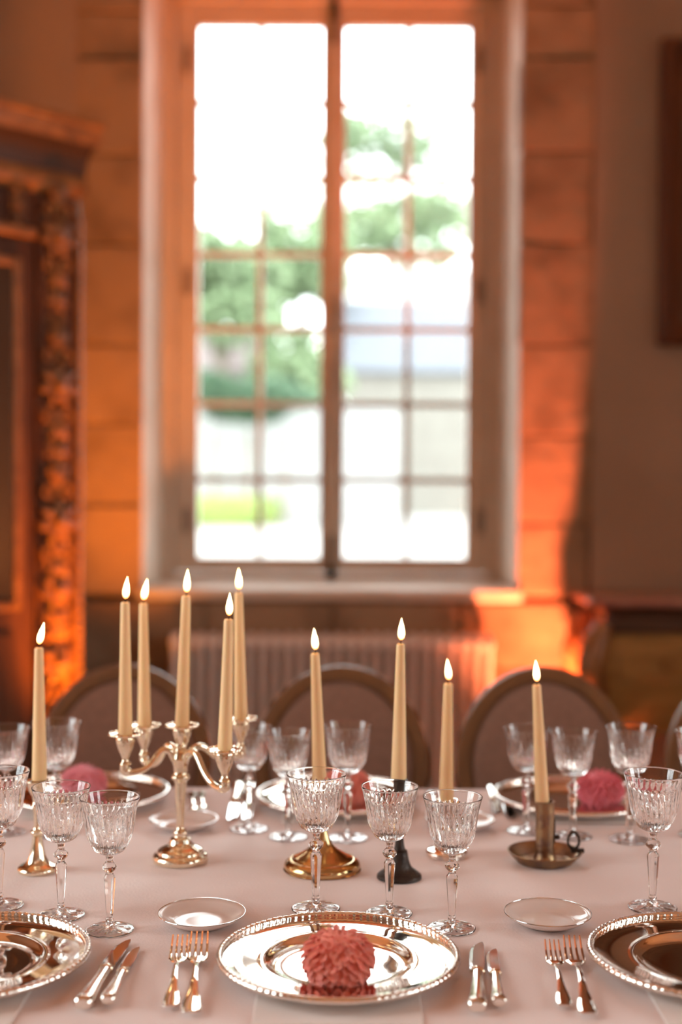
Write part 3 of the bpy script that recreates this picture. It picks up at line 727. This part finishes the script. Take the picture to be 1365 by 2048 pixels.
# ------------------------------------------------------------------ crystal goblets
def goblet_meshes(Hh, Rr, tag_):
    SEG = 216
    oc = [(.130, .568), (.28, .577), (.47, .599), (.61, .636), (.71, .680), (.775, .730), (.815, .780), (.845, .835), (.880, .890), (.930, .945), (1.0, 1.0)]
    outer = [tuple(p) for p in spline(oc, 5)]
    ir = [(.982, 1.0), (.908, .945), (.848, .890), (.798, .835), (.753, .780), (.700, .730), (.615, .680), (.48, .645), (.30, .622), (.12, .612), (.012, .610)]
    inner = [tuple(p) for p in spline(ir, 3)]
    def rf_b(k, r, h, a):
        if k >= len(outer): return r*Rr
        w = sm(.585, .63, h)*(1-sm(.885, .93, h)); u = a/(2*PI)
        f1 = (27*u + .85*(h-.6)/.33) % 1; d1 = .055*(1-abs(2*f1-1))**1.2
        f2 = (27*u - 1.9*(h-.6)/.33) % 1; d2 = .045*(1-abs(2*f2-1))**1.3*(1-sm(.70, .80, h))
        return (r - w*max(d1, d2)*(.55+.45*(1-sm(.70, .9, h))))*Rr
    rim = [(.998, 1.0035), (.991, 1.0050), (.985, 1.0035)]
    bowl = outer + rim + inner
    no = len(outer)
    mb = MB(); mb.lathe([(r, h) for r, h in bowl], SEG, rf_b, cap0=False, cap1=True)
    mb.v = [(x, y, z*Hh) for x, y, z in mb.v]
    b = mb.mesh('bowl', True, 24)
    sc = [(.130, .568), (.135, .560), (.118, .546), (.112, .525), (.150, .510), (.225, .490), (.235, .474), (.215, .458), (.135, .440), (.128, .425), (.170, .408), (.190, .392), (.185, .372), (.165, .30), (.135, .20), (.112, .125), (.108, .098), (.130, .088), (.135, .078), (.115, .070)]
    def rf_s(k, r, h, a):
        n = 8; w = sm(.09, .11, h)*(1-sm(.40, .415, h)) + sm(.452, .462, h)*(1-sm(.495, .505, h))
        q = ((a % (2*PI/n)) - PI/n); poly = math.cos(PI/n)/math.cos(q)
        return r*Rr*(1+(poly*1.04-1)*w)
    def dense(p, n): return [tuple(q) for q in spline(p, n)]
    mb = MB(); mb.lathe(dense(sc, 2)[::-1], 64, rf_s, cap0=False, cap1=False)
    # the bowl's lowest ring has SEG points, the stem 64: both lie on the same circle, the seam is a neck of 5 mm
    mb.v = [(x, y, z*Hh) for x, y, z in mb.v]
    s = mb.mesh('stem', True, 30)
    fc = [(.012, .012), (.30, .010), (.60, .004), (.76, .0005), (.795, .001), (.805, .006), (.795, .0105), (.70, .0145), (.50, .020), (.32, .027), (.19, .043), (.135, .058), (.115, .070)]
    def rf_f(k, r, h, a): return r*Rr
    mb = MB(); pf = dense(fc, 3); mb.lathe(pf, 64, rf_f, cap0=True, cap1=False)
    out = []
    for x, y, z in mb.v:
        r = math.hypot(x, y)/Rr; a = math.atan2(y, x)
        if z < .0125 and .05 < r < .74:     # star cut under the foot
            z += .007*abs(math.sin(6*a))*sm(.05, .3, r)*(1-sm(.6, .74, r))
        elif z > .012:
            z += .0030*math.cos(6*a)*sm(.16, .4, r)*(1-sm(.6, .76, r))
        out.append((x, y, z*Hh))
    mb.v = out
    f = mb.mesh('foot', True, 30)
    for me in (b, s, f): me.materials.append(M['crystal'])
    return b, s, f
GL, GS = goblet_meshes(.196, .0435, 'large'), goblet_meshes(.183, .0412, 'small')
def goblet(px, py, kind, label, rim=None):
    p = T(px, py); me = GL if kind == 'L' else GS
    t = thing('crystal_goblet', p, label, 'goblet', 'cut crystal goblets', rz=random.uniform(0, 6))
    for n, m in zip(('bowl', 'stem', 'foot'), me): obj(n, m, M['crystal'], t)
    return t
G = [(632, 1818, 'L', 'tall cut crystal goblet in front of the wide brass candlestick foot'),
     (779, 1827, 'S', 'cut crystal goblet in front of the dark iron candlestick'),
     (904, 1857, 'S', 'cut crystal goblet nearest the middle charger right rim, third of its trio'),
     (-2, 1812, 'L', 'crystal goblet half cut off by the left edge'),
     (122, 1831, 'S', 'crystal goblet in front of the silver candlestick, second from left edge'),
     (219, 1860, 'S', 'crystal goblet nearest the angled knives'),
     (1306, 1816, 'L', 'crystal goblet standing behind the right-edge charger'),
     (498, 1658, 'S', 'far crystal goblet overlapping the right candelabra arm'),
     (577, 1674, 'S', 'far crystal goblet left of the wide brass candlestick'),
     (695, 1676, 'L', 'far crystal goblet right of the wide brass candlestick candle'),
     (1053, 1662, 'S', 'far crystal goblet directly behind the chamberstick candle'),
     (1146, 1672, 'S', 'far crystal goblet just left of the rose red dahlia'),
     (1260, 1679, 'L', 'far crystal goblet just right of the rose red dahlia'),
     (113, 1668, 'L', 'far crystal goblet behind the leftmost candle'),
     (12, 1664, 'S', 'far crystal goblet cut off by the left edge'),
     (1396, 1670, 'S', 'far crystal goblet barely showing at the right edge')]
for a in G: goblet(*a)

# ------------------------------------------------------------------ candles
def candle(base, top, rb_, rt_, label, lean=(0, 0), fl=.034):
    """base, top: points on the axis; lean: sideways drift of the flame tip"""
    d = top-base; Ln = d.length
    t = thing('taper_candle', base, label, 'candle', 'ivory taper candles')
    t.rotation_mode = 'QUATERNION'; t.rotation_quaternion = Vector((0, 0, 1)).rotation_difference(d.normalized())
    prof = [(.001, .0004), (rb_*.96, .0006), (rb_, .003)] + [(rb_+(rt_-rb_)*k/12, .003+(Ln-.006)*k/12) for k in range(1, 13)] + [(rt_*.93, Ln-.0012), (rt_*.7, Ln), (rt_*.35, Ln-.0015), (.001, Ln-.002)]
    obj('wax_body', MB().lathe(prof, 32), M['wax'], t, sharp=60)
    lx, ly = lean
    obj('wick', MB().tube([(0, 0, Ln-.0035), (.0004, 0, Ln+.003), (.0014+lx*.15, 0, Ln+.0075)], [.0009, .0009, .0007], 8), M['wick'], t)
    mb = MB(); n = 16; rings = []
    for k in range(n+1):
        u = k/n; r = .0056*(math.sin(PI*min(1, u**.62))**.9)*(1-.25*u) if 0 < k < n else .0002
        rings.append([(lx*u**1.3 + r*math.cos(2*PI*i/14) + .0008, ly*u + r*math.sin(2*PI*i/14), Ln+.0055+fl*u) for i in range(14)])
    mb.loops(rings); obj('flame', mb, M['flame'], t, sharp=180)
    return t
def std_candle(pb, pt, y, yt, label, rb_=.0115, rt_=.0078, **k):
    return candle(at_y(*pb, y), at_y(*pt, yt), rb_, rt_, label, **k)

# ------------------------------------------------------------------ candlesticks
def lathe_stick(name, p, prof, m, label, parts=None):
    t = thing(name, p, label, 'candlestick', None)
    for nm, pr in prof: obj(nm, MB().lathe(pr, 48), m, t, sharp=50)
    return t
def P2(l, n=3): return [tuple(q) for q in spline(l, n)]
# slim silver stick on the left
p = T(75, 1742); hS = at_y(79, 1560, p.y).z - TZ
lathe_stick('silver_candlestick', p, [
    ('foot', P2([(.002, .0), (.027, 0), (.0305, .002), (.031, .006), (.027, .010), (.019, .014), (.0135, .024), (.0095, .042), (.0075, .056)])),
    ('shaft', P2([(.0075, .0565), (.0105, .060), (.0105, .064), (.0065, .068), (.0060, .085), (.0075, .100), (.0115, .104), (.0075, .109), (.0085, hS-.026)])),
    ('candle_cup', P2([(.0085, hS-.0255), (.0135, hS-.016), (.0145, hS-.006), (.0185, hS-.002), (.0180, hS), (.013, hS-.001), (.001, hS-.001)]))], M['warmsilver'], 'slim silver candlestick at the left, behind the near left goblets')
std_candle((79, 1560), (78, 1295), p.y, p.y+.004, 'ivory taper candle leftmost in the photo, flame leaning right', lean=(.0075, 0), rb_=.0118, rt_=.0070)
# wide brass foot stick in the middle
p = T(645, 1737); hB = at_y(640, 1566, p.y).z - TZ
lathe_stick('brass_candlestick', p, [
    ('foot', P2([(.002, 0), (.057, 0), (.0605, .002), (.061, .007), (.058, .012), (.052, .016), (.049, .0165), (.045, .0195), (.036, .024), (.022, .033), (.014, .044), (.0095, .056), (.0075, .062)])),
    ('shaft', P2([(.0075, .0625), (.011, .066), (.011, .071), (.0065, .075), (.006, .090), (.0085, hB-.028)])),
    ('candle_cup', P2([(.0085, hB-.0275), (.0130, hB-.020), (.0140, hB-.006), (.019, hB-.002), (.0185, hB), (.013, hB-.001), (.001, hB-.001)]))], M['brass'], 'brass candlestick with a wide domed foot, behind the tall middle goblet')
std_candle((640, 1566), (630.5, 1306), p.y, p.y, 'ivory taper candle in the wide brass candlestick', lean=(-.001, 0), rt_=.0072)
# dark iron stick
p = T(799, 1755); hI = at_y(798, 1559, p.y).z - TZ
lathe_stick('iron_candlestick', p, [
    ('foot', P2([(.002, 0), (.032, 0), (.0345, .002), (.034, .005), (.028, .010), (.020, .016), (.0155, .026), (.0130, .038), (.0125, .042)])),
    ('shaft', P2([(.0125, .0425), (.0085, .046), (.0065, .060), (.0068, .075), (.0082, .095), (.0085, hI-.030)])),
    ('candle_cup', P2([(.0085, hI-.0295), (.0100, hI-.026), (.0102, hI-.004), (.0120, hI-.001), (.0115, hI), (.001, hI)]))], M['iron'], 'dark iron candlestick with a flared foot')
std_candle((798, 1558), (802, 1287), p.y, p.y, 'tall ivory taper candle in the dark iron candlestick', rb_=.0122, rt_=.0068)
# short silver stick
p = T(894, 1709); hW = at_y(893, 1606, p.y).z - TZ
lathe_stick('short_candlestick', p, [
    ('foot', P2([(.002, 0), (.032, 0), (.0345, .002), (.0345, .006), (.031, .009), (.024, .011), (.014, .017), (.010, .028)])),
    ('shaft', P2([(.010, .0285), (.0125, .033), (.010, .038), (.0085, .046), (.010, hW-.024)])),
    ('candle_cup', P2([(.010, hW-.0235), (.0138, hW-.016), (.0142, hW-.004), (.018, hW-.0015), (.0175, hW), (.012, hW-.001), (.001, hW-.001)]))], M['silver'], 'short silver candlestick behind the third middle goblet')
std_candle((893, 1605), (897, 1366), p.y, p.y, 'ivory taper candle standing in the short silver candlestick', lean=(-.003, 0), rb_=.0125, rt_=.0075)
# chamberstick
p = T(1090, 1723); hC = at_y(1086, 1602, p.y).z - TZ
cs = thing('chamberstick', p, 'tarnished copper chamberstick with a round tray and ring handle', 'candlestick')
obj('tray', MB().lathe(P2([(.002, 0), (.040, 0), (.046, .002), (.054, .010), (.0595, .0165), (.0605, .0178), (.0590, .0182), (.0520, .0125), (.0445, .0048), (.039, .0028), (.002, .0028)]), 64), M['copper'], cs, sharp=60)
obj('tube', MB().lathe([(.0175, .003), (.0185, .006), (.0158, .010), (.0150, .016), (.0150, hC-.002), (.0160, hC-.001), (.0160, hC), (.0125, hC), (.0125, hC-.012), (.001, hC-.012)], 40), M['copper'], cs)
obj('slide', MB().box(.0150, .0168, -.0022, .0022, .030, hC-.03).ell((.0205, 0, .040), .0045, .004, .0045, 10, 8), M['iron'], cs)
hd = obj('ring_handle', MB().torus((.047, 0, .0345), .0115, .0026, Matrix.Rotation(PI/2, 3, 'X') @ Matrix.Diagonal((.8, 1.15, 1)), 28, 10), M['iron'], cs)
obj('handle_tab', MB().box(.043, .064, -.004, .004, .0150, .0215), M['iron'], cs, bevel=.001)
std_candle((1085, 1604), (1074, 1369), p.y, p.y-.003, 'ivory taper candle in the copper chamberstick', rt_=.0070, lean=(-.0005, 0))

# ------------------------------------------------------------------ five-light candelabra
p = T(361, 1721)
cb = thing('silver_candelabra', p, 'five-light silver candelabra with curved arms', 'candelabra')
zc_ = at_y(365, 1452, p.y).z - TZ                       # middle drip pan
za = at_y(361, 1508, p.y).z - TZ                        # where the arms leave the stem
obj('foot', MB().lathe(P2([(.002, 0), (.040, 0), (.0445, .002), (.045, .007), (.043, .011), (.038, .014), (.037, .0175), (.032, .021), (.022, .026), (.018, .031), (.0165, .036)]), 56), M['warmsilver'], cb, sharp=50)
obj('stem', MB().lathe(P2([(.0165, .0365), (.0105, .041), (.0115, .047), (.0068, .053), (.0062, .060), (.0075, .085), (.0095, .118), (.0105, .130), (.0150, .134), (.0150, .139), (.0115, .143), (.0125, .155), (.0155, .166), (.0150, za-.008), (.0120, za+.004), (.0085, za+.010)], 3), 40), M['warmsilver'], cb, sharp=50)
CUP = P2([(.0040, -.050), (.0095, -.047), (.0060, -.042), (.0060, -.036), (.0105, -.026), (.0145, -.014), (.0155, -.006), (.0145, -.003)])
PAN = P2([(.0030, -.0028), (.016, -.0028), (.022, -.0018), (.0262, .0010), (.0258, .0020), (.021, .0002), (.015, -.0008), (.003, -.0008)])
def cup(par, c, off):
    obj('candle_cup', MB().lathe(CUP, 28, c=c), M['warmsilver'], par, sharp=60)
    bd = obj('drip_beads', MB().torus((c[0], c[1], c[2]+.0012), .0256, .0022, None, 120, 8, lambda a: .6+.5*abs(math.sin(a*11))), M['warmsilver'], par)
    dp = obj('drip_pan', MB().lathe(PAN, 40, c=c), M['silver'], par, sharp=60)
    return dp
c0 = (0.002, 0, zc_)
ctr = obj('middle_socket', MB().lathe(P2([(.0085, za+.0105), (.0105, za+.014), (.0065, za+.018), (.0065, zc_-.048)]), 24), M['warmsilver'], cb)
cup(ctr, c0, 0)
CD = [('near_left', 251, 1469, -.030, 250.5, 1204, 'ivory taper candle leftmost on the candelabra', (.003, 0)),
      ('far_left', 289, 1452, .085, 287, 1206, 'ivory taper candle second from left on the candelabra', (.006, 0)),
      ('near_right', 450, 1500, -.100, 457.5, 1238, 'lower taper candle on the nearest candelabra arm', (.000, 0)),
      ('far_right', 482, 1438, .070, 477.5, 1185, 'ivory taper candle on the far right candelabra arm', (.000, 0))]
for nm, px, py, dy, tx, ty, lab, ln in CD:
    P = at_y(px, py, p.y+dy) - p
    e = Vector((P.x, P.y, P.z-.050)); hdir = Vector((P.x, P.y, 0)).normalized(); Lh = Vector((P.x, P.y, 0)).length
    low = e.z-.012
    z1 = za-.004
    pts = spline([tuple(hdir*.010+Vector((0, 0, z1-.004))), tuple(hdir*(.20*Lh)+Vector((0, 0, z1+.010))), tuple(hdir*(.36*Lh)+Vector((0, 0, z1+.011))), tuple(hdir*(.58*Lh)+Vector((0, 0, z1*.45+low*.55))), tuple(hdir*(.78*Lh)+Vector((0, 0, low+.001))), tuple(hdir*(1.0*Lh)+Vector((0, 0, low+.001))), tuple(hdir*(1.02*Lh)+Vector((0, 0, e.z+.002)))], 6)
    n = len(pts); a = obj('arm', MB().tube([tuple(q) for q in pts], [.0064-.0012*math.sin(PI*i/n) + .0012*(i > n-6) for i in range(n)], 12).ell(tuple(hdir*(.98*Lh)+Vector((0, 0, low+.004))), .0085, .0085, .0065, 12, 8), M['warmsilver'], cb)
    cup(a, tuple(P), 0)
    b = p + P; candle(b, at_y(tx, ty, b.y), .0113, .0072, lab, lean=ln, fl=.035)
b = p + Vector(c0); candle(b, at_y(372.5, 1191, b.y), .0115, .0075, 'ivory taper candle in the middle socket of the candelabra', lean=(.0005, 0), fl=.037)

# ------------------------------------------------------------------ medallion chairs on the far side
def make_chair(x, y, label):
    t = thing('medallion_chair', (x, y, 0), label, 'chair', 'medallion back chairs along the far side')
    a, bz, zc, tilt = .197, .222, .722, R(9)
    def ring(n, ax, az): return [(ax*math.cos(2*PI*k/n), az*math.sin(2*PI*k/n)) for k in range(n)]
    m = Matrix.Translation((0, .215, zc)) @ Matrix.Rotation(-tilt, 4, 'X')
    mb = MB(); rings = []
    for da, yy in ((.0, .016), (.004, .0), (.0, -.016), (-.012, -.020), (-.030, -.016), (-.034, .0), (-.03, .016)):
        rings.append([(x_, yy, z_) for x_, z_ in ring(56, a+da, bz+da)])
    rings.append(rings[0]); mb.loops(rings, False, False)
    mb.v = [tuple(m @ Vector(v)) for v in mb.v]; obj('back_frame', mb, M['chairwood'], t, sharp=50)
    mb = MB(); rings = []
    for s, yy in ((1.0, -.006), (.97, -.014), (.85, -.022), (.5, -.030), (.02, -.033)): rings.append([(x_*s, yy, z_*s) for x_, z_ in ring(56, a-.031, bz-.031)])
    back = [[(x_*s, yy, z_*s) for x_, z_ in ring(56, a-.031, bz-.031)] for s, yy in ((.02, .018), (.8, .016), (1.0, .008))]
    mb.loops(back+rings); mb.v = [tuple(m @ Vector(v)) for v in mb.v]; obj('back_pad', mb, M['upholstery'], t, sharp=60)
    obj('seat', MB().loops([[(px_*s, py_*s, z) for px_, py_ in rrect(-.22, .22, -.23, .20, .08)] for s, z in ((.96, .40), (1.0, .42), (1.0, .45), (.93, .478), (.6, .49), (.05, .492))]), M['upholstery'], t, sharp=60)
    obj('seat_rail', MB().prism(rrect(-.215, .215, -.225, .195, .08), .34, .40), M['chairwood'], t, bevel=.006)
    for sx in (-1, 1):
        obj('leg', MB().lathe([(.010, 0), (.013, .02), (.011, .04), (.020, .30), (.024, .31), (.024, .339)], 16, c=(sx*.17, -.18, 0)), M['chairwood'], t)
        obj('leg', MB().tube([(sx*.16, .25, 0), (sx*.155, .19, .25), (sx*.15, .175, .339)], [.012, .018, .02], 12), M['chairwood'], t)
        obj('back_post', MB().tube([(sx*.13, .175, .40), (sx*.125, .190, .50), (sx*.115, .208, .60)], [.017, .015, .014], 12), M['chairwood'], t)
    return t
labs = ['medallion back chair behind the candelabra', 'medallion back chair behind the wide brass candlestick, facing the middle', 'medallion back chair behind the chamberstick', 'medallion back chair cut off by the right edge']
prev = None
for px, lab in zip((252, 683, 1086, 1502), labs):
    yb = 2.97; x = at_y(px, 1450, yb).x
    if prev is None: prev = make_chair(x, yb-.235, lab)
    else: copy_tree(prev, (x, yb-.235, 0), lab)
